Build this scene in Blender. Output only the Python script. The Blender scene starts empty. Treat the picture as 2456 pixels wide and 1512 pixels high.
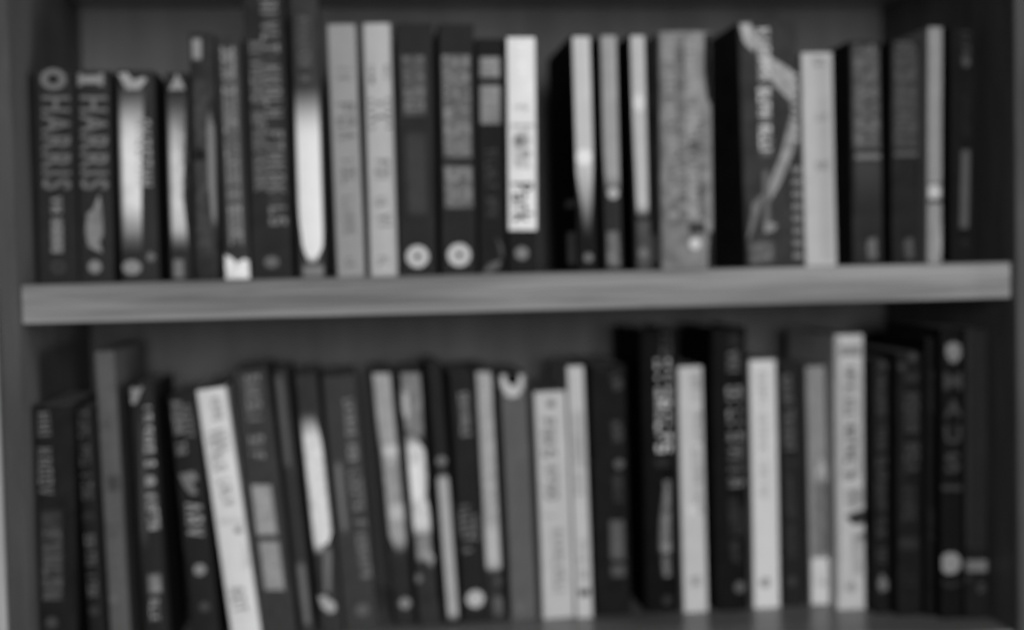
import bpy, math, random
from mathutils import Vector, Matrix

# ------------------------------------------------------------------ camera
random.seed(7)
SC = bpy.context.scene
W0, H0, F = 2456.0, 1512.0, 3200.0           # photograph units used for measuring, focal length in them
DIST = 1.0                                    # camera to the front of the bookcase, metres
VPX, VPY, ROLL = 850.0, 640.0, 0.0225
Yc = Vector(((VPX - W0/2)/F, -(VPY - H0/2)/F, 1)).normalized()
Xc = Vector((1, ROLL, 0)); Xc = (Xc - Yc*Xc.dot(Yc)).normalized()
Zc = Vector((Xc.y*Yc.z - Xc.z*Yc.y, Xc.z*Yc.x - Xc.x*Yc.z, Xc.x*Yc.y - Xc.y*Yc.x)) * -1
if Zc.y < 0: Zc = -Zc
cam_d = bpy.data.cameras.new('camera'); cam = bpy.data.objects.new('camera', cam_d)
SC.collection.objects.link(cam); SC.camera = cam
right = Vector((Xc.x, Yc.x, Zc.x)); up = Vector((Xc.y, Yc.y, Zc.y)); fwd = Vector((Xc.z, Yc.z, Zc.z))
M = Matrix((right, up, -fwd)).transposed().to_4x4(); M.translation = Vector((0, -DIST, 0))
cam.matrix_world = M
cam_d.sensor_width = 36; cam_d.lens = F/W0*36; cam_d.clip_start = 0.02; cam_d.clip_end = 50
cam_d.dof.use_dof = True; cam_d.dof.focus_distance = 0.70; cam_d.dof.aperture_fstop = 3.0

# ------------------------------------------------------------------ light
world = bpy.data.worlds.new('World'); SC.world = world; world.use_nodes = True
bg = world.node_tree.nodes['Background']; bg.inputs[0].default_value = (1, 1, 1, 1); bg.inputs[1].default_value = 0.018
def area(name, loc, target, sx, sy, power):
    d = bpy.data.lights.new(name, 'AREA'); d.shape = 'RECTANGLE'; d.size = sx; d.size_y = sy; d.energy = power
    o = bpy.data.objects.new(name, d); SC.collection.objects.link(o); o.location = loc
    o.rotation_euler = (Vector(target) - Vector(loc)).to_track_quat('-Z', 'Y').to_euler()
    return o
area('room_light', (0.25, -2.6, 0.32), (0.12, 0.1, -0.08), 0.9, 1.0, 66)
area('window_light', (2.4, -0.42, 0.1), (-0.25, 0.03, -0.02), 0.35, 1.0, 30)
vs = SC.view_settings; vs.view_transform = 'Standard'; vs.look = 'None'; vs.gamma = 1; vs.use_curve_mapping = False
vs.exposure = 0.0
SC.cycles.use_denoising = True

# ------------------------------------------------------------------ measuring
def unproj(px, py, y):
    d = Vector(((px - W0/2)/F, -(py - H0/2)/F, 1))
    w = Vector((d.dot(Xc), d.dot(Yc), d.dot(Zc)))
    k = (DIST + y)/w.y
    return w.x*k, w.z*k
ZS = 0.5238
OFF = {1:(0,0),2:(594,0),3:(1188,0),4:(1796,0),5:(0,720),6:(594,720),7:(1188,720),8:(1796,720)}
def R(reg, x, y): return OFF[reg][0] + x*ZS, OFF[reg][1] + y*ZS

# ------------------------------------------------------------------ materials
def lin(g):
    c = g/255.0
    return c/12.92 if c <= 0.04045 else ((c + 0.055)/1.055)**2.4
MATS = {}
def grey_nodes(m):
    nt = m.node_tree; return nt, nt.nodes, nt.links, nt.nodes['Principled BSDF']
def math_node(N, L, op, a, b=None):
    n = N.new('ShaderNodeMath'); n.operation = op
    for i, v in enumerate((a, b)):
        if v is None: continue
        if isinstance(v, (int, float)): n.inputs[i].default_value = v
        else: L.new(v, n.inputs[i])
    return n.outputs[0]
def ramp01(N, L, v, a, b):
    n = N.new('ShaderNodeMapRange'); n.interpolation_type = 'SMOOTHSTEP'
    L.new(v, n.inputs[0]); n.inputs[1].default_value = a; n.inputs[2].default_value = b
    return n.outputs[0]
def paper(g, rough=0.45, mottle=0.12, scale=60.0, base=None, fade=None):
    """printed cover board of grey level g; with fade=(bottom, top, side) the ink thins out into the grey base"""
    key = ('paper', g, rough, mottle, scale, base, fade)
    if key in MATS: return MATS[key]
    m = bpy.data.materials.new('printed_board'); m.use_nodes = True; MATS[key] = m
    nt, N, L, P = grey_nodes(m)
    a = lin(g)*1.0
    tc = N.new('ShaderNodeTexCoord')
    no = N.new('ShaderNodeTexNoise'); no.inputs['Scale'].default_value = scale; no.inputs['Detail'].default_value = 5
    L.new(tc.outputs['Object'], no.inputs['Vector'])
    mr = N.new('ShaderNodeMapRange'); L.new(no.outputs[0], mr.inputs[0])
    mr.inputs[1].default_value = 0.3; mr.inputs[2].default_value = 0.7
    mr.inputs[3].default_value = a*(1 - mottle); mr.inputs[4].default_value = a*(1 + mottle)
    col = mr.outputs[0]
    if fade:
        sp = N.new('ShaderNodeSeparateXYZ'); L.new(tc.outputs['Generated'], sp.inputs[0])
        f = None
        def mul(f, v): return v if f is None else math_node(N, L, 'MULTIPLY', f, v)
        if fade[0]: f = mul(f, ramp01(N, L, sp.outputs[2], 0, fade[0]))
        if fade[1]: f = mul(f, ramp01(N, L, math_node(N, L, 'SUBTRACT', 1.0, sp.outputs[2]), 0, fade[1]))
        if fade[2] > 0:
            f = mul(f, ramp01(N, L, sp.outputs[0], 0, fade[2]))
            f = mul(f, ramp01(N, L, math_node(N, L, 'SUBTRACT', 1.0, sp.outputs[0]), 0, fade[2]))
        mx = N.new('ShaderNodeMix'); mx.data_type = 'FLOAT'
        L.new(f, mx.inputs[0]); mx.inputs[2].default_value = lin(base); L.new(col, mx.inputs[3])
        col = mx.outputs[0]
    cc = N.new('ShaderNodeCombineColor')
    for i in range(3): L.new(col, cc.inputs[i])
    L.new(cc.outputs[0], P.inputs['Base Color'])
    P.inputs['Roughness'].default_value = rough + 0.2
    P.inputs['Specular IOR Level'].default_value = 0.04
    bn = N.new('ShaderNodeTexNoise'); bn.inputs['Scale'].default_value = 180; L.new(tc.outputs['Object'], bn.inputs['Vector'])
    bp = N.new('ShaderNodeBump'); bp.inputs['Strength'].default_value = 0.08; bp.inputs['Distance'].default_value = 0.001
    L.new(bn.outputs[0], bp.inputs['Height']); L.new(bp.outputs[0], P.inputs['Normal'])
    return m
def stretched(name, g, vec, contrast, rough, scale=1.0, spec=0.16, loc=0.0):
    m = bpy.data.materials.new(name); m.use_nodes = True
    nt, N, L, P = grey_nodes(m)
    tc = N.new('ShaderNodeTexCoord'); mp = N.new('ShaderNodeMapping'); mp.inputs['Scale'].default_value = vec; mp.inputs['Location'].default_value = (loc, loc, loc)
    L.new(tc.outputs['Object'], mp.inputs[0])
    no = N.new('ShaderNodeTexNoise'); no.inputs['Scale'].default_value = scale; no.inputs['Detail'].default_value = 8
    no.inputs['Roughness'].default_value = 0.62; no.inputs['Distortion'].default_value = 0.4
    L.new(mp.outputs[0], no.inputs['Vector'])
    n2 = N.new('ShaderNodeTexNoise'); n2.inputs['Scale'].default_value = scale*0.22; n2.inputs['Detail'].default_value = 3
    L.new(mp.outputs[0], n2.inputs['Vector'])
    s = math_node(N, L, 'ADD', no.outputs[0], n2.outputs[0])
    mr = N.new('ShaderNodeMapRange'); L.new(s, mr.inputs[0]); mr.inputs[1].default_value = 0.7; mr.inputs[2].default_value = 1.3
    mr.inputs[3].default_value = lin(g)*(1 - contrast); mr.inputs[4].default_value = lin(g)*(1 + contrast)
    cc = N.new('ShaderNodeCombineColor')
    for i in range(3): L.new(mr.outputs[0], cc.inputs[i])
    L.new(cc.outputs[0], P.inputs['Base Color']); P.inputs['Roughness'].default_value = rough
    P.inputs['Specular IOR Level'].default_value = spec
    bp = N.new('ShaderNodeBump'); bp.inputs['Strength'].default_value = 0.25; bp.inputs['Distance'].default_value = 0.0006
    L.new(no.outputs[0], bp.inputs['Height']); L.new(bp.outputs[0], P.inputs['Normal'])
    return m
M_SHELF_BAND = stretched('shelf_edge_band', 128, (6, 60, 190), 0.5, 0.6, spec=0.1, loc=12.0)
M_EDGE = stretched('shelf_wood', 128, (6, 60, 260), 0.42, 0.3, spec=0.5)
M_SIDE = stretched('panel_wood', 80, (120, 120, 14), 0.35, 0.5)
M_BACK = stretched('back_board', 78, (60, 60, 6), 0.25, 0.6)
M_PALE = stretched('pale_panel', 150, (90, 90, 8), 0.2, 0.5)
M_PAGES = stretched('page_edges', 100, (1500, 6, 6), 0.35, 0.8)

# ------------------------------------------------------------------ mesh helpers
def link(name, verts, faces, mat, parent=None, smooth=False):
    me = bpy.data.meshes.new(name); me.from_pydata(verts, [], faces); me.materials.append(mat)
    if smooth: me.polygons.foreach_set('use_smooth', [True]*len(me.polygons))
    me.update()
    o = bpy.data.objects.new(name, me); SC.collection.objects.link(o)
    if parent is not None: o.parent = parent
    return o
def box(name, x0, x1, y0, y1, z0, z1, mat, parent=None, bev=0.0):
    """box with the four long front/back edges softened"""
    import bmesh
    bm = bmesh.new(); bmesh.ops.create_cube(bm, size=1)
    for v in bm.verts:
        v.co = ((x0+x1)/2 + v.co.x*(x1-x0), (y0+y1)/2 + v.co.y*(y1-y0), (z0+z1)/2 + v.co.z*(z1-z0))
    if bev: bmesh.ops.bevel(bm, geom=list(bm.edges), offset=bev, segments=2, affect='EDGES', profile=0.5)
    me = bpy.data.meshes.new(name); bm.to_mesh(me); bm.free(); me.materials.append(mat)
    o = bpy.data.objects.new(name, me); SC.collection.objects.link(o)
    if parent is not None: o.parent = parent
    return o
def empty(name, loc, label, cat, group=None):
    o = bpy.data.objects.new(name, None); SC.collection.objects.link(o); o.location = loc
    o.empty_display_size = 0.02; o['label'] = label; o['category'] = cat
    if group: o['group'] = group
    return o

# ------------------------------------------------------------------ bookcase
XL = unproj(42, 690, 0)[0]; XR = unproj(2436, 640, 0)[0]
DEPTH, SET = 0.262, 0.008
ZT = -0.0080                       # top of the middle shelf
TH = 0.0285
ZL = -0.3045                        # top of the lower shelf
ZU = 0.241                         # underside of the shelf above
case = empty('bookcase', (XL, 0, ZL - TH), 'wooden bookcase with thick pale-edged shelves holding both rows of books', 'bookcase')
def part(name, x0, x1, y0, y1, z0, z1, mat, bev=0.001):
    o = box(name, x0, x1, y0, y1, z0, z1, mat, None, bev); o.parent = case
    o.matrix_parent_inverse = Matrix.Translation(-Vector(case.location)); return o
T = 0.0135
part('side_panel', XL - T, XL, 0, DEPTH + 0.008, -0.62, 0.62, M_SIDE)
part('side_panel', XR, XR + 0.018, 0, DEPTH + 0.008, -0.62, 0.62, M_SIDE)
M_BAND = stretched('edge_band', 66, (120, 120, 14), 0.3, 0.55)
for xa, xb in ((XL - T, XL), (XR, XR + 0.018)):
    part('edge_band', xa + 0.0002, xb - 0.0002, -0.0014, -0.0001, -0.62, 0.62, M_BAND, 0.0003)
part('back_panel', XL + 0.0005, XR - 0.0005, DEPTH, DEPTH + 0.006, -0.6, 0.6, M_BACK, 0)
for z1 in (ZT, ZL, ZU + TH):
    part('shelf', XL + 0.0006, XR - 0.0006, SET, DEPTH - 0.0005, z1 - TH, z1, M_EDGE, 0.0008)
    part('edge_band', XL + 0.0009, XR - 0.0009, SET - 0.0013, SET - 0.0001, z1 - TH + 0.0002, z1 - 0.0002, M_SHELF_BAND, 0.0004)
nb = box('wooden_panel', XL - T - 0.30, XL - T - 0.002, -0.004, 0.014, -0.62, 0.62, M_PALE, None, 0.003)
nb['label'] = 'pale wooden panel edge beside the bookcase at the far left'; nb['category'] = 'panel'

# ------------------------------------------------------------------ lettering
FONT = {}
def glyphs(s, bold=0.0):
    """outline of a real word: (verts2d, faces) in a unit box, x along the line, y up"""
    if (s, bold) in FONT: return FONT[(s, bold)]
    cu = bpy.data.curves.new('lettering', 'FONT'); cu.body = s; cu.resolution_u = 3; cu.offset = bold; cu.space_character = 1.2
    ob = bpy.data.objects.new('lettering', cu); SC.collection.objects.link(ob)
    dg = bpy.context.evaluated_depsgraph_get(); me = ob.evaluated_get(dg).to_mesh()
    vs_ = [(v.co.x, v.co.y) for v in me.vertices]; fs = [tuple(p.vertices) for p in me.polygons]
    ob.evaluated_get(dg).to_mesh_clear(); bpy.data.objects.remove(ob); bpy.data.curves.remove(cu)
    x0 = min(v[0] for v in vs_); x1 = max(v[0] for v in vs_); y0 = min(v[1] for v in vs_); y1 = max(v[1] for v in vs_)
    r = ([((x - x0)/(x1 - x0), (y - y0)/(y1 - y0)) for x, y in vs_], fs)
    FONT[(s, bold)] = r
    return r
CELL = [  # stroke boxes of letter-like shapes that cannot be read in the photograph
    [(0,0,.22,1),(.22,.8,.8,1),(.22,.42,.7,.6)], [(0,0,.22,1),(.6,0,.82,1),(.22,.42,.6,.6)],
    [(0,0,.22,1),(.22,0,.8,.2)], [(.3,0,.55,1),(0,.8,.85,1)], [(0,0,.22,1),(.22,.8,.8,1),(.6,.2,.82,.8),(.22,0,.8,.2)],
    [(0,0,.22,1)], [(0,.45,.22,1),(0,0,.8,.2),(.22,.8,.8,1),(.58,.2,.8,.55),(.22,.42,.58,.6)],
    [(0,0,.22,.8),(.6,0,.82,.8),(.1,.8,.72,1),(.22,.3,.6,.48)],
    [(0,0,.2,0,.55,1,.35,1),(.62,0,.82,0,.55,1,.38,1)], [(0,1,.2,1,.52,0,.33,0),(.62,1,.82,1,.52,0,.36,0)],
    [(0,0,.2,1),(.62,0,.82,1),(.2,1,.36,1,.62,0,.48,0)], [(0,0,.22,1),(.22,.5,.6,1,.84,1,.3,.4),(.3,.55,.6,0,.86,0,.4,.62)]]
def strokes(length, h, rnd):
    """a line of letter-like strokes filling a unit box"""
    vs_, fs = [], []
    n = max(2, int(length/(0.62*h))); cw = 1.0/n; gap = rnd.randint(4, 9); k = 0
    for i in range(n):
        k += 1
        if k > gap: k = 0; gap = rnd.randint(4, 10); continue
        for st in rnd.choice(CELL):
            j = len(vs_)
            if len(st) == 8:
                vs_ += [((i + st[q]*0.85)*cw, st[q+1]) for q in (0, 2, 4, 6)]; fs.append((j, j+1, j+2, j+3)); continue
            a, b, c, d = st
            x0 = (i + a*0.85)*cw; x1 = (i + c*0.85)*cw
            vs_ += [(x0, b), (x1, b), (x1, d), (x0, d)]; fs.append((j, j+1, j+2, j+3))
    return vs_, fs

# ------------------------------------------------------------------ books
class Book: pass
BOOKS = {'upper': [], 'lower': []}
def B(row, reg, tl, tr, yt, bl, br, yb, g, label, prints=(), s=None, kind='paper', depth=None, mottle=0.12, rough=0.45, bulge=None, page=None):
    b = Book(); b.row, b.reg, b.g, b.label, b.prints, b.kind = row, reg, g, label, prints, kind
    b.mottle, b.rough = mottle, rough
    rnd = random.Random(hash(len(BOOKS['upper'])*100 + len(BOOKS['lower'])))
    xm = OFF[reg][0] + (bl + br)/2*ZS
    if s is None:
        if row == 'upper': s = 0.048 + rnd.uniform(-0.004, 0.004)
        else: s = 0.028 + min(1, max(0, (xm - 130)/800))*0.086 + rnd.uniform(-0.004, 0.004)
    b.s = s
    b.depth = depth or rnd.uniform(0.108, 0.128)
    b.bulge = bulge if bulge is not None else (0.0032 if kind == 'hard' else rnd.uniform(0.0004, 0.0012))
    b.bow = rnd.uniform(-0.0005, 0.0005)
    p = [unproj(*R(reg, *q), s) for q in ((tl, yt), (tr, yt), (bl, yb), (br, yb))]
    xt, zt = (p[0][0]+p[1][0])/2, (p[0][1]+p[1][1])/2
    xb, zb = (p[2][0]+p[3][0])/2, (p[2][1]+p[3][1])/2
    b.a = math.atan2(xt - xb, zt - zb)
    b.w = ((p[1][0]-p[0][0]) + (p[3][0]-p[2][0]))/2*math.cos(b.a)
    b.shelf = ZT if row == 'upper' else ZL
    b.lift = 0.0
    z0 = b.shelf + b.w/2*abs(math.sin(b.a))
    b.x0 = xb + math.tan(b.a)*(z0 - zb); b.z0 = z0
    b.h = (zt - z0)/math.cos(b.a)
    BOOKS[row].append(b)

def settle(row):
    L_ = BOOKS[row]
    lim = [(XL, None)]
    for it in range(60):
        worst = 0
        for i, b in enumerate(L_):
            n = L_[i+1] if i + 1 < len(L_) else None
            hw = b.w/2/math.cos(b.a)
            for z in (0.0, min(b.h, n.h if n else b.h)):
                xr = b.x0 + hw + math.tan(b.a)*z
                if n: xl = n.x0 - n.w/2/math.cos(n.a) + math.tan(n.a)*z
                else: xl = XR
                pen = xr + 0.0007 - xl
                if pen > 0:
                    worst = max(worst, pen)
                    b.w -= pen*0.3; b.x0 -= pen*0.15
                    if n: n.w -= pen*0.3; n.x0 += pen*0.15
                if i == 0:
                    pl = XL + 0.0007 - (b.x0 - hw + math.tan(b.a)*z)
                    if pl > 0: b.w -= pl*0.5; b.x0 += pl*0.5; worst = max(worst, pl)
        if worst < 1e-5: break
    for b in L_:
        b.z0 = b.shelf + b.w/2*abs(math.sin(b.a)) + 0.00015
    print(row, 'settled', it, worst, [round(b.w*1000) for b in L_])

def build(b, idx):
    rnd = random.Random(idx*13 + (1 if b.row == 'upper' else 2))
    root = empty('book', (b.x0, b.s, b.z0), b.label, 'book', 'books on the %s shelf' % ('upper' if b.row == 'upper' else 'lower'))
    root.rotation_euler = (0, b.a, 0)
    w, h, d, bu = b.w, b.h, b.depth, b.bulge
    def bowx(y, v): return b.bow*math.sin(math.pi*max(0, min(1, v/h)))*math.exp(-max(0, y)/0.03)
    def S(u, v, off):
        u = max(-w/2 + 0.0006, min(w/2 - 0.0006, u)); t = 2*u/w
        y = bu*t*t
        return (u + bowx(y, v), y - off, v)
    hard = b.kind == 'hard'
    th = 0.0024 if hard else 0.00045
    # profile of the cover, outside then inside
    out = [(-w/2, d)]
    if hard: out += [(-w/2, bu + 0.016), (-w/2 + 0.0012, bu + 0.010), (-w/2, bu + 0.005)]
    out += [(-w/2, bu + 0.0008)]
    out += [(w/2*t, bu*t*t) for t in [-0.94 + 1.88*k/10 for k in range(11)]]
    out += [(w/2, bu + 0.0008)]
    if hard: out += [(w/2, bu + 0.005), (w/2 - 0.0012, bu + 0.010), (w/2, bu + 0.016)]
    out += [(w/2, d)]
    inn = []
    for (x, y) in out:
        sx = max(-w/2 + th, min(w/2 - th, x)); inn.append((sx, d if y >= d else y + th*1.2))
    K = 9; nP = len(out); vs_, fs = [], []
    for k in range(K + 1):
        v = h*k/K
        for (x, y) in out + inn: vs_.append((x + bowx(y, v), y, v))
    for k in range(K):
        for i in range(nP - 1):
            a0 = k*2*nP + i; a1 = a0 + 1; c0 = a0 + 2*nP; c1 = a1 + 2*nP
            fs.append((a0, a1, c1, c0))
            fs.append((a1 + nP, a0 + nP, c0 + nP, c1 + nP))
        for i in (0, nP - 1):
            a0 = k*2*nP + i; q = (a0, a0 + 2*nP, a0 + 3*nP, a0 + nP)
            fs.append(q if i == 0 else q[::-1])
    for k in (0, K):
        for i in range(nP - 1):
            a0 = k*2*nP + i; q = (a0, a0 + nP, a0 + nP + 1, a0 + 1)
            fs.append(q if k == 0 else q[::-1])
    link('cover', vs_, fs, paper(b.g, b.rough, b.mottle), root)
    ins = 0.003 if hard else 0.0004
    fr = bu + th*1.3 + (0.002 if hard else 0.0003)
    pw = w/2 - th - 0.0001
    box('page_block', -pw, pw, fr, d - (0.003 if hard else 0.0005), ins, h - ins, M_PAGES, root)
    ca, sa = math.cos(b.a), math.sin(b.a)
    def uv(x, y):
        X, Z = unproj(*R(b.reg, x, y), b.s); X -= b.x0; Z -= b.z0
        return X*ca - Z*sa, X*sa + Z*ca
    px = ZS*(DIST + b.s)/F*1.02
    for i, pr in enumerate(b.prints):
        off = 0.0003 + 0.00013*i
        t = pr[0]
        if t == 'strip':      # rows of (y, x left, x right)
            _, rows, g = pr[:3]; o = pr[3] if len(pr) > 3 else {}
            m = paper(g, o.get('rough', b.rough), o.get('mottle', 0.06), o.get('scale', 60), o.get('base', b.g), o.get('fade'))
            NU = 8; V, Fc = [], []
            dense = []
            for (ra, rb) in zip(rows[:-1], rows[1:]):
                n = max(1, int(abs(rb[0]-ra[0])/60))
                for k in range(n): dense.append([ra[j] + (rb[j]-ra[j])*k/n for j in range(3)])
            dense.append(rows[-1])
            for (yy, xa, xb) in dense:
                ua, va = uv(xa, yy); ub, vb = uv(xb, yy)
                for k in range(NU + 1):
                    f = k/NU; V.append(S(ua + (ub-ua)*f, max(0.0005, min(h - 0.0005, va + (vb-va)*f)), off))
            for r in range(len(dense) - 1):
                for k in range(NU):
                    a0 = r*(NU+1) + k; Fc.append((a0, a0 + NU + 1, a0 + NU + 2, a0 + 1))
            link(o.get('name', 'print_or_light_panel'), V, Fc, m, root)
        elif t in ('disc', 'ring'):
            if t == 'disc': _, x, y, r, g = pr[:5]; ri = 0
            else: _, x, y, r, ri, g = pr[:6]
            asp = pr[-1] if isinstance(pr[-1], float) else 1.0
            u0, v0 = uv(x, y); n = 24; V, Fc = [], []
            rr = [ri, (ri + r)/2, r]
            for q in rr:
                for k in range(n):
                    an = 2*math.pi*k/n; V.append(S(u0 + q*px*math.cos(an), v0 + q*px*asp*math.sin(an), off))
            for a in range(2):
                for k in range(n):
                    k2 = (k+1) % n; Fc.append((a*n + k, a*n + k2, (a+1)*n + k2, (a+1)*n + k))
            link('publisher_mark', V, Fc, paper(g, b.rough, 0.05), root)
        elif t == 'poly':     # outline in picture order, star-shaped about its middle
            _, pts, g = pr[:3]
            P2 = [uv(*q) for q in pts]
            cu = sum(p[0] for p in P2)/len(P2); cv = sum(p[1] for p in P2)/len(P2)
            V = [S(cu, cv, off)] + [S(u, min(h - 0.0005, max(0.0005, v)), off) for u, v in P2]
            n = len(P2); Fc = [(0, 1 + (k+1) % n, 1 + k) for k in range(n)]
            link('printed_picture', V, Fc, paper(g, b.rough, 0.3, 140.0), root)
        elif t == 't':        # lettering along a line, reading downwards, letter height hh
            _, xa, ya, xb, yb, hh, g = pr[:7]; word = pr[7] if len(pr) > 7 else None
            if not word and b.g > 130: g = round(g*0.82)
            if not word and b.g < 60: g = round(g*(1.2 if b.row == 'upper' else 1.35))
            ua, va = uv(xa, ya); ub, vb = uv(xb, yb)
            ln = math.hypot(ub-ua, vb-va); dx, dy = (ub-ua)/ln, (vb-va)/ln
            hm = hh*px
            G, Fc = glyphs(word, 0.02) if word else strokes(ln, hm, rnd)
            V = []
            for (gx, gy) in G:
                q = (gy - 0.5)*hm
                V.append(S(ua + dx*gx*ln - dy*q, va + dy*gx*ln + dx*q, off))
            link('spine_lettering', V, Fc, paper(g, b.rough, 0.05), root)
        elif t == 'g':        # one upright letter
            _, x, y, ww, hh, g, ch = pr[:7]
            u0, v0 = uv(x, y); G, Fc = glyphs(ch, 0.03)
            V = [S(u0 + (gx-0.5)*ww*px, v0 + (gy-0.5)*hh*px, off) for gx, gy in G]
            link('spine_lettering', V, Fc, paper(g, b.rough, 0.05), root)
        elif t == 'side':     # print on the left board: depths and heights as fractions
            _, d0, d1, f0, f1, g = pr
            x = -w/2 - 0.0004
            link('back_cover_print', [(x, d0, h*f0), (x, d1, h*f0), (x, d1, h*f1), (x, d0, h*f1)], [(0, 3, 2, 1)], paper(g, b.rough, 0.05), root)
    return root

# ---- upper row, left to right
U = 'upper'
B(U,1, 152,345,322, 186,356,1298, 40, 'short dark paperback with a ring at its spine top, leftmost on the upper shelf', [
   ('ring',244,362,54,26,108,0.85), ('t',256,440,262,868,120,102,'HARRIS'), ('t',260,902,262,985,46,120), ('t',262,1005,264,1165,48,130), ('ring',268,1222,30,14,62)])
B(U,1, 350,500,322, 360,528,1298, 42, 'dark paperback with a sideways capital I above grey HARRIS lettering', [
   ('t',392,362,392,363,2,42), ('strip',[(345,356,472),(382,356,472)],132), ('strip',[(335,356,376),(392,356,376)],122), ('strip',[(335,452,474),(392,452,474)],122),
   ('t',428,440,432,868,116,104,'HARRIS'), ('poly',[(455,890),(468,990),(472,1080),(440,1120),(470,1160),(405,1130),(392,1060),(398,980),(425,960)],122), ('disc',435,1222,28,125)])
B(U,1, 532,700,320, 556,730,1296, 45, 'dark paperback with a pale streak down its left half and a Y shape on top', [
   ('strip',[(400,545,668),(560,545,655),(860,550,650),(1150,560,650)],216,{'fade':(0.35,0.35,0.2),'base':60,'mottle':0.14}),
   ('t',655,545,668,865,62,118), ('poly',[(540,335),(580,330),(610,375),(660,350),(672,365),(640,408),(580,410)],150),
   ('disc',605,1225,40,132,0.8), ('poly',[(680,1150),(715,1170),(700,1200),(672,1190)],95)])
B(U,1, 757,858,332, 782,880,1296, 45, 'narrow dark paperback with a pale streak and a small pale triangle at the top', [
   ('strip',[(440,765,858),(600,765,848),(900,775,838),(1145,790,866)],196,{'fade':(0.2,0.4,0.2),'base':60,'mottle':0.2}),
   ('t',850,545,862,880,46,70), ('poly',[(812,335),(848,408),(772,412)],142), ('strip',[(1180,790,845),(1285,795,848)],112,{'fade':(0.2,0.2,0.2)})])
B(U,1, 864,978,150, 892,1004,1294, 44, 'dark mottled paperback with a small white flash at its spine top', [
   ('strip',[(165,874,926),(230,874,924),(282,884,922)],138,{'fade':(0.2,0.2,0.2)}),
   ('strip',[(330,880,945),(1200,895,985)],62,{'mottle':0.5,'scale':120,'fade':(0.1,0.1,0.2)}),
   ('strip',[(480,950,962),(620,945,985),(820,955,995),(1060,975,1000)],118,{'fade':(0.15,0.2,0.2)}), ('disc',915,710,28,30), ('disc',862,897,26,30)], mottle=0.4)  # pale right-hand strip: side light on the bulged spine, put into the colour
B(U,1, 990,1098,168, 1028,1152,1294, 52, 'dark grey paperback with a bright white block at the foot of its spine', [
   ('strip',[(200,1008,1085),(1130,1045,1120)],86,{'fade':(0.05,0.05,0.15)}), ('t',1040,215,1085,1130,56,118), 
   ('poly',[(1030,1165),(1060,1180),(1085,1205),(1120,1185),(1150,1195),(1154,1290),(1090,1294),(1034,1290)],222)])
B(U,2, -22,165,-22, 18,212,1294, 42, 'tall dark book rising out of the picture with two columns of grey lettering', [
   ('strip',[(0,62,130),(1045,104,174)],58,{'mottle':0.3,'fade':(0.03,0.03,0.2)}), ('strip',[(190,8,66),(885,34,92)],56,{'mottle':0.3,'fade':(0.03,0.03,0.2)}), ('t',95,0,140,1045,74,100), ('t',36,190,62,885,60,94), ('disc',110,1200,32,100,0.8)], mottle=0.2)
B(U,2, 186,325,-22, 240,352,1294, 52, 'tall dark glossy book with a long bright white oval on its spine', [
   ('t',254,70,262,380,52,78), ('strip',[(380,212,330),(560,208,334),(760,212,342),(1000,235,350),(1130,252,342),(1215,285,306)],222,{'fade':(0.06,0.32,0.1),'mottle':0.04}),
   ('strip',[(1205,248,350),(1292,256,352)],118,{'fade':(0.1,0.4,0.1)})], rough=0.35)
B(U,2, 362,494,110, 415,536,1286, 142, 'mid grey paperback left of the paler grey one of the same height', [
   ('t',438,310,442,375,60,118), ('t',448,470,456,660,78,128), ('t',458,730,468,850,60,122), ('t',462,900,470,1080,50,126), ('t',470,1180,474,1230,40,125)], mottle=0.05)
B(U,2, 526,656,106, 566,686,1284, 170, 'light grey paperback with dark lettering between the mid grey and black spines', [
   ('t',600,300,604,395,82,110), ('t',602,450,612,640,96,112), ('t',614,730,618,850,62,128), ('t',606,900,612,950,60,140), ('t',626,980,632,1075,60,125), ('t',622,1170,626,1225,52,145)], mottle=0.05)
B(U,2, 678,848,106, 696,866,1284, 40, 'black paperback with one short grey label and a round badge at its foot', [
   ('strip',[(250,704,812),(530,716,816)],76,{'mottle':0.3}), ('t',758,262,764,390,92,88), ('t',762,402,766,522,88,88), ('strip',[(590,720,818),(1000,738,826)],58,{'mottle':0.15,'fade':(0.1,0.1,0.1)}),
   ('ring',778,1175,50,14,182)])
B(U,2, 874,1036,108, 888,1052,1280, 40, 'black paperback with two large grey labels and a round badge at its foot', [
   ('strip',[(250,888,1018),(722,900,1026)],98,{'mottle':0.3,'scale':90}), ('t',952,256,958,475,112,108), ('t',958,495,964,715,112,110), ('strip',[(760,900,1028),(952,906,1032)],100,{'mottle':0.3,'scale':90}), ('t',964,770,970,945,108,108),
   ('ring',968,1168,52,14,186)])
B(U,2, 1046,1172,176, 1062,1188,1276, 32, 'narrow black paperback with two small grey label boxes near the top', [
   ('strip',[(260,1064,1154),(356,1064,1154)],124,{'mottle':0.2}), ('strip',[(390,1064,1154),(566,1066,1156)],128,{'mottle':0.15}), ('t',1109,268,1110,350,72,128), ('t',1110,400,1112,560,72,120), ('t',1110,680,1118,1000,50,58),
   ('poly',[(1072,1250),(1110,1205),(1160,1190),(1150,1225),(1110,1262)],92), ('poly',[(1130,1080),(1165,1120),(1172,1180),(1160,1180),(1148,1125)],74)])
B(U,3, 46,184,166, 56,194,1270, 30, 'paperback with a bright white spine panel above a black foot', [
   ('strip',[(170,50,184),(1054,60,192)],216,{'mottle':0.05}), ('t',116,195,118,400,44,195), ('t',116,480,116,506,64,112), ('strip',[(566,72,176),(584,72,176)],168),
   ('poly',[(90,600),(150,590),(165,660),(120,690),(165,770),(90,770),(82,680)],182), ('disc',108,645,28,122), ('disc',140,705,22,150), ('t',122,836,130,1018,96,52,'Park'), ('disc',120,1160,30,118,1.0)], s=0.042)
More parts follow.
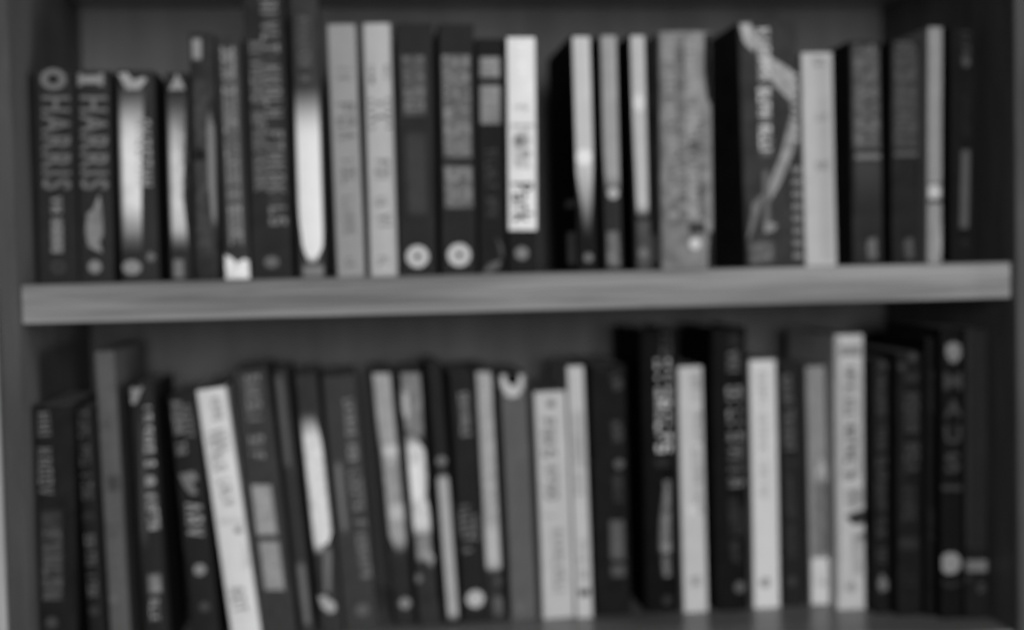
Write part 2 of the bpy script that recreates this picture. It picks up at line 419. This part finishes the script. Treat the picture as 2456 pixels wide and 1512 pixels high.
B(U,3, 346,438,160, 382,470,1266, 24, 'thin black paperback with a tapering pale streak, standing right of a dark gap', [
   ('strip',[(166,350,434),(700,362,446),(780,370,446),(960,395,440),(1110,412,432)],186,{'fade':(0.4,0.0,0.06),'mottle':0.06}), ('disc',405,720,36,222), ('disc',426,1180,20,110),
   ('side',0.012,0.045,0.03,0.17,225), ('side',0.006,0.05,0.28,0.31,190)], s=0.048, depth=0.13)
B(U,3, 476,560,158, 506,584,1260, 44, 'thin grey spined paperback, left of the two thin pale ones by the mottled book', [
   ('strip',[(162,480,556),(560,490,566),(900,510,580)],150,{'fade':(0.15,0.0,0.08),'mottle':0.1}), ('disc',540,885,26,165), ('strip',[(1060,512,562),(1220,516,570)],102,{'mottle':0.35,'scale':140}), ('disc',532,1180,18,120)], s=0.05)
B(U,3, 612,690,158, 640,716,1258, 30, 'thin pale streaked paperback just left of the thick mottled grey book', [
   ('strip',[(162,616,684),(500,628,690),(1000,650,700)],178,{'fade':(0.08,0.0,0.08),'mottle':0.08}), ('disc',656,470,26,205,1.5), ('strip',[(1010,648,706),(1250,652,712)],74,{'mottle':0.3}), ('disc',678,1160,22,108)], s=0.05, depth=0.13)
B(U,3, 748,1000,142, 776,1000,1254, 124, 'thick grey book with a mottled marbled spine and a bright spot near its foot', [
   ('strip',[(150,752,800),(330,780,800)],132,{'fade':(0.5,0.1,0.3),'base':124}), ('poly',[(962,150),(1005,150),(1012,330),(1000,480),(975,440),(958,320)],22), ('poly',[(985,520),(1010,500),(1010,760),(990,720),(975,590)],34), ('poly',[(985,1080),(1004,900),(1006,1250),(975,1250)],32), ('strip',[(500,790,1000),(1060,800,1000)],120,{'mottle':0.75,'scale':75,'fade':(0.1,0.1,0.1),'base':124}),
   ('t',790,170,812,1000,48,160), ('t',842,160,862,1010,40,78), ('t',888,180,910,1000,48,158), ('t',935,560,950,1000,40,70), ('poly',[(880,1020),(960,1015),(965,1065),(890,1075)],56), ('disc',912,1116,26,196), ('side',0.01,0.05,0.03,0.15,225)], kind='hard', mottle=0.35, depth=0.15, bulge=0.005, s=0.046)
B(U,4, -52,225,96, 0,250,1226, 54, 'thickest upper book, dark with a pale arrow picture and a column of white lettering', [
   ('poly',[(-44,105),(5,100),(60,175),(110,270),(190,330),(232,420),(222,520),(215,600),(150,800),(60,960),(-10,1150),(10,1000),(90,790),(160,590),(165,440),(90,330),(30,250),(-10,200)][:0] or [(-46,104),(6,104),(52,190),(20,235),(-20,190)],158),
   ('poly',[(30,180),(100,260),(200,320),(230,400),(200,470),(120,390),(50,280)],152), ('poly',[(190,540),(226,560),(225,640),(150,830),(90,930),(85,860),(150,700)],138), ('poly',[(20,930),(70,880),(40,1000),(-10,1120),(-30,1130)],112),
   ('t',64,130,74,375,58,170), ('strip',[(400,46,98),(715,52,104)],92,{'mottle':0.3}), ('t',68,400,78,715,56,175), ('strip',[(770,62,92),(1060,68,100)],100,{'fade':(0.1,0.1,0.2)}), ('poly',[(70,1010),(130,1030),(110,1060),(70,1070)],128), ('strip',[(1100,-20,120),(1210,0,120)],92,{'mottle':0.6,'scale':150,'fade':(0.2,0.2,0.2)}),
   *[('strip',[(y,182+y*0.02,228),(y+17,182+y*0.02,228)],168) for y in range(335,640,37)], *[('strip',[(y,188+y*0.01,240),(y+26,188+y*0.01,240)],122) for y in range(765,1210,56)]], mottle=0.3, depth=0.14, s=0.044, bulge=0.002)
B(U,4, 238,386,240, 266,402,1216, 182, 'plain light grey paperback standing between dark books near the right end', [
   ('strip',[(255,300,382),(1200,318,398)],168,{'fade':(0.02,0.02,0.3),'base':182}), ('t',318,260,320,310,60,150), ('t',328,520,330,560,60,160), ('t',336,740,338,785,66,150)], mottle=0.05, s=0.046)
B(U,4, 462,606,186, 482,612,1204, 44, 'dark paperback with grey texture above a pale line, left of its dimmer twin', [
   ('strip',[(195,466,600),(690,478,604)],84,{'mottle':0.5,'scale':110,'fade':(0.05,0.1,0.1)}), ('t',530,200,536,390,90,88), ('t',538,400,542,680,96,92), ('strip',[(700,480,608),(732,482,610)],118,{'fade':(0.3,0.3,0.1)}),
   ('strip',[(735,480,608),(960,486,608)],62,{'fade':(0.9,0.05,0.1)}), ('poly',[(545,1095),(580,1090),(585,1180),(548,1190),(538,1140)],100)], mottle=0.25)
B(U,4, 650,786,182, 662,784,1200, 36, 'dark paperback with dim grey texture above a faint line, right of its brighter twin', [
   ('strip',[(195,656,780),(690,662,780)],64,{'mottle':0.5,'scale':110,'fade':(0.05,0.1,0.1)}), ('t',712,190,716,390,90,66), ('t',718,400,722,680,90,66), ('strip',[(690,662,782),(720,662,782)],86,{'fade':(0.3,0.3,0.1)}),
   ('poly',[(715,1095),(748,1090),(755,1180),(720,1185),(710,1140)],78)], mottle=0.25)
B(U,4, 822,890,124, 822,884,1204, 142, 'very thin pale spine with a round knob-like emblem, near the right wall', [
   ('strip',[(838,815,890),(846,815,890)],30), ('strip',[(912,815,890),(930,815,890)],36), ('disc',846,878,34,190,1.0), ('poly',[(862,1010),(884,1030),(884,1150),(858,1180)],160)], mottle=0.08, s=0.04)
B(U,4, 918,1040,122, 924,1036,1188, 22, 'black book at the right end of the upper shelf with a thin pale vertical bar', [
   ('t',990,145,992,310,46,58), ('disc',993,285,20,74), ('t',994,440,992,640,40,34), ('strip',[(688,970,1008),(1045,964,1002)],82,{'mottle':0.1}), ('disc',985,1110,18,36)], mottle=0.2)

# ---- lower row, left to right
D_ = 'lower'
B(D_,5, 138,322,486, 156,338,1520, 28, 'dark book with dim mottled lettering, leftmost on the lower shelf', [
   ('t',196,515,206,660,56,74), ('t',200,680,212,950,62,76), ('strip',[(950,175,290),(1390,195,285)],52,{'mottle':0.5,'scale':120,'fade':(0.1,0.1,0.15)}), ('t',235,1060,240,1390,80,58), ('disc',236,1478,26,62)], mottle=0.3)
B(D_,5, 348,424,494, 408,478,1520, 30, 'slim black book with small dim lettering beside the leftmost lower book', [
   ('t',378,510,392,770,40,66), ('t',394,800,406,940,44,66), ('t',400,980,404,1030,60,44), ('t',412,1075,428,1370,40,70), ('disc',432,1425,22,52)])
B(D_,5, 428,524,236, 508,590,1520, 84, 'tall slim grey book with dark sides standing above its neighbours at the left', [
   ('t',476,560,480,620,50,68), ('strip',[(790,486,560),(890,492,566)],62,{'fade':(0.3,0.3,0.1)}), ('t',480,260,492,540,44,94), ('t',520,900,535,1330,44,92), ('t',512,1030,520,1100,50,72), ('disc',522,1370,22,94)], mottle=0.12, kind='paper', depth=0.15)
B(D_,5, 588,700,392, 668,762,1520, 38, 'dark book with a pale corner patch and a broken column of pale lettering', [
   ('poly',[(588,405),(655,398),(625,470),(602,480)],132), ('t',668,490,690,770,44,125), ('disc',688,830,24,128), ('t',690,890,712,1060,48,124), ('strip',[(480,640,660),(1170,650,680)],64,{'fade':(0.2,0.2,0.2)}),
   ('strip',[(1250,676,742),(1350,680,748)],112,{'mottle':0.4,'scale':150,'fade':(0.2,0.2,0.2)}), ('t',708,1370,714,1500,40,112)])
B(D_,5, 782,882,440, 866,1020,1520, 34, 'dark book with big grey rotated letters, tucked under the leaning white book', [
   ('t',806,465,832,715,44,92), ('t',850,480,872,660,38,84), ('poly',[(820,800),(880,785),(905,810),(900,830),(860,820),(880,860),(905,885),(880,895),(845,860)],108), ('t',884,930,898,1100,70,110), ('disc',914,1236,26,128), ('disc',936,1405,22,66), ('t',796,870,806,985,26,72), ('t',824,1040,836,1170,22,60)])
B(D_,5, 890,1032,408, 1052,1190,1520, 205, 'bright white paperback leaning left with a creased spine and faint grey lettering', [
   ('t',984,445,1030,700,44,140), ('t',968,600,1062,980,50,150), ('strip',[(1000,1000,1120),(1030,1004,1126)],190), ('disc',1092,1055,16,128), ('poly',[(1120,1100),(1150,1200),(1130,1250)],176), ('t',1082,1320,1106,1440,60,150)], mottle=0.05)
B(D_,6, -66,82,322, 62,228,1520, 54, 'dark grey leaning book with two pale square labels low on its spine', [
   ('t',20,345,44,740,62,92), ('t',-14,370,10,560,30,68), ('strip',[(848,14,104),(1078,42,134)],142,{'mottle':0.12}), ('strip',[(1106,50,140),(1330,78,168)],134,{'mottle':0.14}), ('t',70,870,92,1060,50,124), ('t',102,1130,130,1310,56,114), ('disc',140,1425,24,58)])
B(D_,6, 112,182,326, 246,306,1520, 50, 'narrow dark leaning book with two thin pale streaks on its spine', [
   ('strip',[(335,122,158),(780,172,202)],84,{'fade':(0.1,0.1,0.2)}), ('strip',[(1190,220,262),(1500,262,290)],98,{'fade':(0.1,0.15,0.2)})])
B(D_,6, 214,314,344, 338,440,1520, 50, 'dark leaning book with a tapered bright white shape on its spine', [
   ('strip',[(510,232,300),(600,234,325),(720,240,350),(900,262,376),(1060,285,384),(1170,312,350)],212,{'fade':(0.1,0.22,0.14),'mottle':0.18,'scale':110}), ('t',312,680,346,1020,50,165), ('strip',[(1120,345,385),(1350,350,378)],104,{'fade':(0.1,0.2,0.2)}),
   ('poly',[(318,1360),(352,1355),(400,1390),(405,1420),(378,1438),(340,1410)],158)])
B(D_,6, 330,500,350, 458,588,1520, 58, 'wide dark grey leaning book with rows of spaced small letters', [
   ('t',462,455,488,745,44,100), ('strip',[(725,396,428),(900,416,446),(1075,438,462)],108,{'fade':(0.1,0.15,0.2)}), ('t',492,780,520,1050,56,86), ('t',522,1070,550,1310,46,92), ('disc',525,1420,30,88)], mottle=0.1)
B(D_,6, 566,656,332, 682,768,1520, 44, 'leaning book with a long pale spine picture tapering to a dark foot', [
   ('strip',[(336,570,652),(560,592,672),(720,616,698),(980,640,728),(1080,650,740),(1170,684,722)],160,{'fade':(0.1,0.0,0.05),'mottle':0.15}), ('strip',[(660,616,690),(722,622,696)],198,{'fade':(0.3,0.3,0.1),'base':160}), ('t',652,725,664,925,60,102), ('strip',[(930,645,720),(1020,655,730)],190,{'fade':(0.4,0.3,0.1),'base':160}), ('disc',720,1390,25,138)], mottle=0.25)
B(D_,6, 690,796,330, 792,882,1520, 48, 'leaning paperback with a broken black and white diagonal picture', [
   ('strip',[(336,694,792),(640,730,806)],122,{'mottle':0.3,'scale':90,'fade':(0.1,0.0,0.05)}), ('poly',[(702,420),(735,430),(740,520),(725,550),(706,500)],178), ('strip',[(600,716,752),(690,728,812),(780,736,826),(900,748,818),(980,756,846),(1100,770,840)],205,{'fade':(0.15,0.18,0.16),'mottle':0.25,'scale':120,'base':70}), ('strip',[(740,738,800),(930,756,806)],225,{'fade':(0.2,0.2,0.2),'mottle':0.1,'base':205}),
   ('strip',[(1080,768,835),(1200,780,850)],128,{'mottle':0.3,'fade':(0.2,0.1,0.1)}), ('poly',[(820,1130),(862,1180),(845,1225),(815,1190)],142), ('disc',780,1276,20,110)], mottle=0.3)
B(D_,6, 818,888,296, 914,976,1520, 36, 'slim dark book with a thin pale strip down its lower half', [
   ('disc',888,738,22,112), ('strip',[(790,878,908),(830,868,924),(1100,888,940),(1470,920,966)],166,{'fade':(0.06,0.06,0.1),'mottle':0.08})])
B(D_,6, 922,1030,330, 988,1102,1500, 36, 'black book with a pale disc at its foot and two short columns of lettering', [
   ('t',986,425,1000,630,40,106), ('t',990,945,1008,1165,44,98), ('t',1030,985,1042,1110,34,88), ('disc',1042,1370,40,180)])
B(D_,6, 1042,1118,324, 1104,1180,1495, 48, 'narrow light grey spine ending in a dark foot, right of the black book with disc', [
   ('strip',[(330,1044,1118),(800,1070,1140),(1200,1088,1166),(1250,1102,1158)],160,{'fade':(0.04,0.0,0.06),'mottle':0.08}), ('t',1092,360,1120,980,44,142), ('strip',[(1010,1080,1148),(1230,1094,1160)],182,{'fade':(0.2,0.3,0.2),'base':160}), ('t',1148,1275,1158,1330,36,70), ('strip',[(1350,1120,1178),(1450,1124,1180)],88,{'mottle':0.5,'scale':150,'fade':(0.2,0.2,0.2)})])
B(D_,7, 18,142,340, 76,192,1480, 92, 'plain mid grey book with a white U-shaped emblem at the top', [
   ('poly',[(22,345),(50,345),(132,345),(128,400),(105,440),(75,448),(45,436),(26,400)],186), ('disc',78,362,30,24), ('t',100,1100,108,1300,44,98), ('disc',112,1410,24,100)], mottle=0.1)
B(D_,7, 180,318,420, 216,366,1462, 186, 'broad pale book with dark grey rotated lettering, shorter than the white strip beside it', [
   ('disc',254,476,18,110), ('t',240,545,248,735,62,112), ('t',252,760,258,925,56,118), ('t',224,990,280,992,12,160), ('t',282,1050,300,1400,52,152)], mottle=0.06)
B(D_,7, 328,404,304, 372,446,1440, 190, 'narrow white spine with a dark spot at its foot, beside the broad pale book', [
   ('strip',[(480,350,416),(800,358,424)],168,{'fade':(0.2,0.2,0.2),'base':190}), ('t',372,620,384,900,40,160), ('poly',[(380,1330),(430,1322),(432,1355),(390,1362)],72), ('t',396,1100,404,1290,40,160)], mottle=0.08)
B(D_,7, 434,598,300, 464,622,1440, 26, 'black book with sparse small letters and a grey text block low down', [
   ('t',548,340,566,420,44,62), ('t',552,560,566,660,44,62), ('disc',566,752,22,92), ('t',556,800,568,960,40,58), ('strip',[(1010,524,588),(1190,528,592)],84,{'mottle':0.15}), ('t',556,1030,560,1180,46,72), ('strip',[(1212,530,592),(1268,532,594)],78), ('poly',[(470,290),(500,310),(480,325)],44)], mottle=0.25)
B(D_,7, 668,820,136, 688,850,1450, 17, 'tall black rounded book with bold bright lettering near the tall black title book', [
   ('t',782,145,784,265,52,62), ('t',765,272,768,395,70,148), ('t',768,405,772,712,72,152), ('strip',[(820,776,800),(1000,755,806),(1140,745,808),(1180,760,804)],104,{'fade':(0.15,0.15,0.25),'mottle':0.5,'scale':150}), ('t',784,830,786,1120,26,118), ('strip',[(720,720,800),(770,730,806)],44,{'fade':(0.3,0.3,0.2)}), ('disc',782,1140,22,134), ('t',778,1180,786,1272,36,108), ('disc',786,1376,22,52)], kind='hard', mottle=0.2)
B(D_,7, 840,944,306, 862,978,1412, 190, 'pale spine with a grey right half, standing between the two tall black books', [
   ('t',916,330,928,660,40,118), ('t',922,680,934,985,38,122), ('t',916,1270,920,1320,40,130), ('strip',[(930,870,930),(1000,872,934)],205,{'fade':(0.4,0.4,0.2),'base':190})], mottle=0.07)
B(D_,7, 1000,1148,128, 1004,1172,1450, 20, 'tall black rounded book with dim grey stacked letters between two pale spines', [
   ('strip',[(140,1062,1130),(230,1062,1130)],40,{'fade':(0.3,0.3,0.2)}), ('t',1090,235,1094,360,58,86), ('t',1094,398,1104,660,72,102), ('t',1104,670,1108,870,72,88), ('t',1090,910,1100,1210,40,50), ('strip',[(920,1110,1150),(1110,1120,1160)],40,{'fade':(0.3,0.3,0.2)}), ('disc',1120,1316,26,92)], kind='hard', mottle=0.2)
B(D_,8, 4,124,276, 26,144,1398, 206, 'brightest plain white spine on the lower shelf with one small dark mark at its foot', [
   ('t',60,330,68,930,44,190), ('disc',74,1296,24,142)], mottle=0.04)
B(D_,8, 140,240,296, 162,252,1396, 34, 'thin dark book with dim lettering between the brightest white spine and a grey one', [
   ('t',168,345,180,480,50,72), ('t',180,500,184,700,54,72), ('strip',[(742,160,240),(752,160,240)],58), ('t',188,790,196,1200,44,46), ('disc',196,1288,24,58)])
B(D_,8, 264,362,304, 282,388,1398, 132, 'slim grey book with a white foot, left of the tall bold lettered white book', [
   ('poly',[(330,715),(348,760),(372,790),(360,825),(330,815),(305,795),(318,775)],166), ('strip',[(840,296,376),(1170,300,378)],112,{'mottle':0.12}), ('t',338,850,344,1040,56,84), ('t',340,1060,344,1160,40,96), ('strip',[(1182,290,380),(1210,286,382),(1394,288,384)],196,{'mottle':0.04}), ('t',332,1250,334,1320,46,150)], mottle=0.1)
B(D_,8, 374,542,160, 398,540,1400, 184, 'tall white book with bold black rotated lettering and a jagged dark picture', [
   ('strip',[(162,354,420),(1390,392,420)],140,{'fade':(0.05,0.02,0.3),'base':184,'mottle':0.15}), ('strip',[(205,410,520),(262,410,520)],132,{'fade':(0.2,0.2,0.1),'base':190}), ('strip',[(280,412,520),(850,420,520)],168,{'mottle':0.2,'scale':110,'fade':(0.1,0.1,0.1),'base':188}), ('t',462,300,466,545,50,58), ('t',466,575,466,830,54,48), ('strip',[(1040,470,528),(1290,470,528)],165,{'mottle':0.3,'scale':120,'fade':(0.2,0.2,0.2),'base':188}), ('poly',[(440,870),(520,860),(528,930),(490,950),(450,950)],150), ('poly',[(440,990),(500,965),(534,960),(540,1025),(480,1030)],52), ('poly',[(490,1080),(534,1060),(534,1110)],120), ('poly',[(440,1320),(470,1285),(500,1320),(470,1345)],148), ('disc',520,1230,16,168)], mottle=0.05, s=0.095)
B(D_,8, 560,648,270, 572,644,1396, 24, 'slim black book with dim lettering, just right of the tall white bold lettered book', [
   ('poly',[(575,330),(605,270),(640,300),(630,320)],52), ('t',604,345,610,830,44,54), ('t',604,840,606,1215,42,50), ('poly',[(590,1300),(606,1252),(632,1285),(638,1325),(600,1340)],102)], mottle=0.2, s=0.076)
B(D_,8, 676,800,240, 682,796,1396, 26, 'black book with a dim curled emblem at the top and faint lettering', [
   ('disc',750,262,22,62), ('disc',702,308,18,56), ('strip',[(336,705,785),(375,705,785)],46,{'fade':(0.2,0.2,0.2)}), ('t',744,430,746,800,70,50), ('t',732,860,734,1060,60,42), ('strip',[(1090,690,770),(1140,690,770)],44), ('t',738,1270,740,1320,70,36)], mottle=0.3, s=0.066)
B(D_,8, 806,862,170, 812,858,1396, 20, 'thin black book squeezed in beside the black book with stacked capitals', [
   ('t',838,330,838,520,24,34), ('t',836,960,836,1110,26,32)], mottle=0.2, s=0.06)
B(D_,8, 868,984,130, 870,982,1396, 18, 'black book with stacked capital letters under a small emblem and a grey disc below', [
   ('poly',[(905,205),(935,192),(968,205),(972,250),(950,285),(920,285),(902,250)],118), ('g',935,372,92,80,60,'M'), ('g',935,498,92,82,60,'A'), ('g',932,616,80,86,60,'U'), ('g',930,745,72,94,60,'S'), ('strip',[(850,880,972),(872,880,972)],56), ('disc',920,1206,52,132), ('poly',[(850,1285),(915,1305),(972,1288),(972,1300),(915,1320),(850,1300)],44)], mottle=0.15, s=0.05)
B(D_,8, 988,1100,130, 988,1098,1396, 26, 'dark grey framed spine with a pale band near its foot, rightmost on the lower shelf', [
   ('strip',[(140,992,1016),(1130,992,1016)],40,{'mottle':0.1}), ('strip',[(1118,1018,1120),(1134,1018,1120)],40), ('strip',[(140,1020,1118),(1110,1020,1118)],34,{'mottle':0.1}), ('strip',[(1192,984,1120),(1245,984,1120)],104,{'mottle':0.15}), ('t',1050,1218,1090,1219,34,84), ('poly',[(985,1262),(1012,1270),(1000,1300)],60), ('t',1060,1300,1064,1345,40,56)], mottle=0.15, s=0.046)

for row in ('upper', 'lower'):
    settle(row)
    for i, b in enumerate(BOOKS[row]): build(b, i)
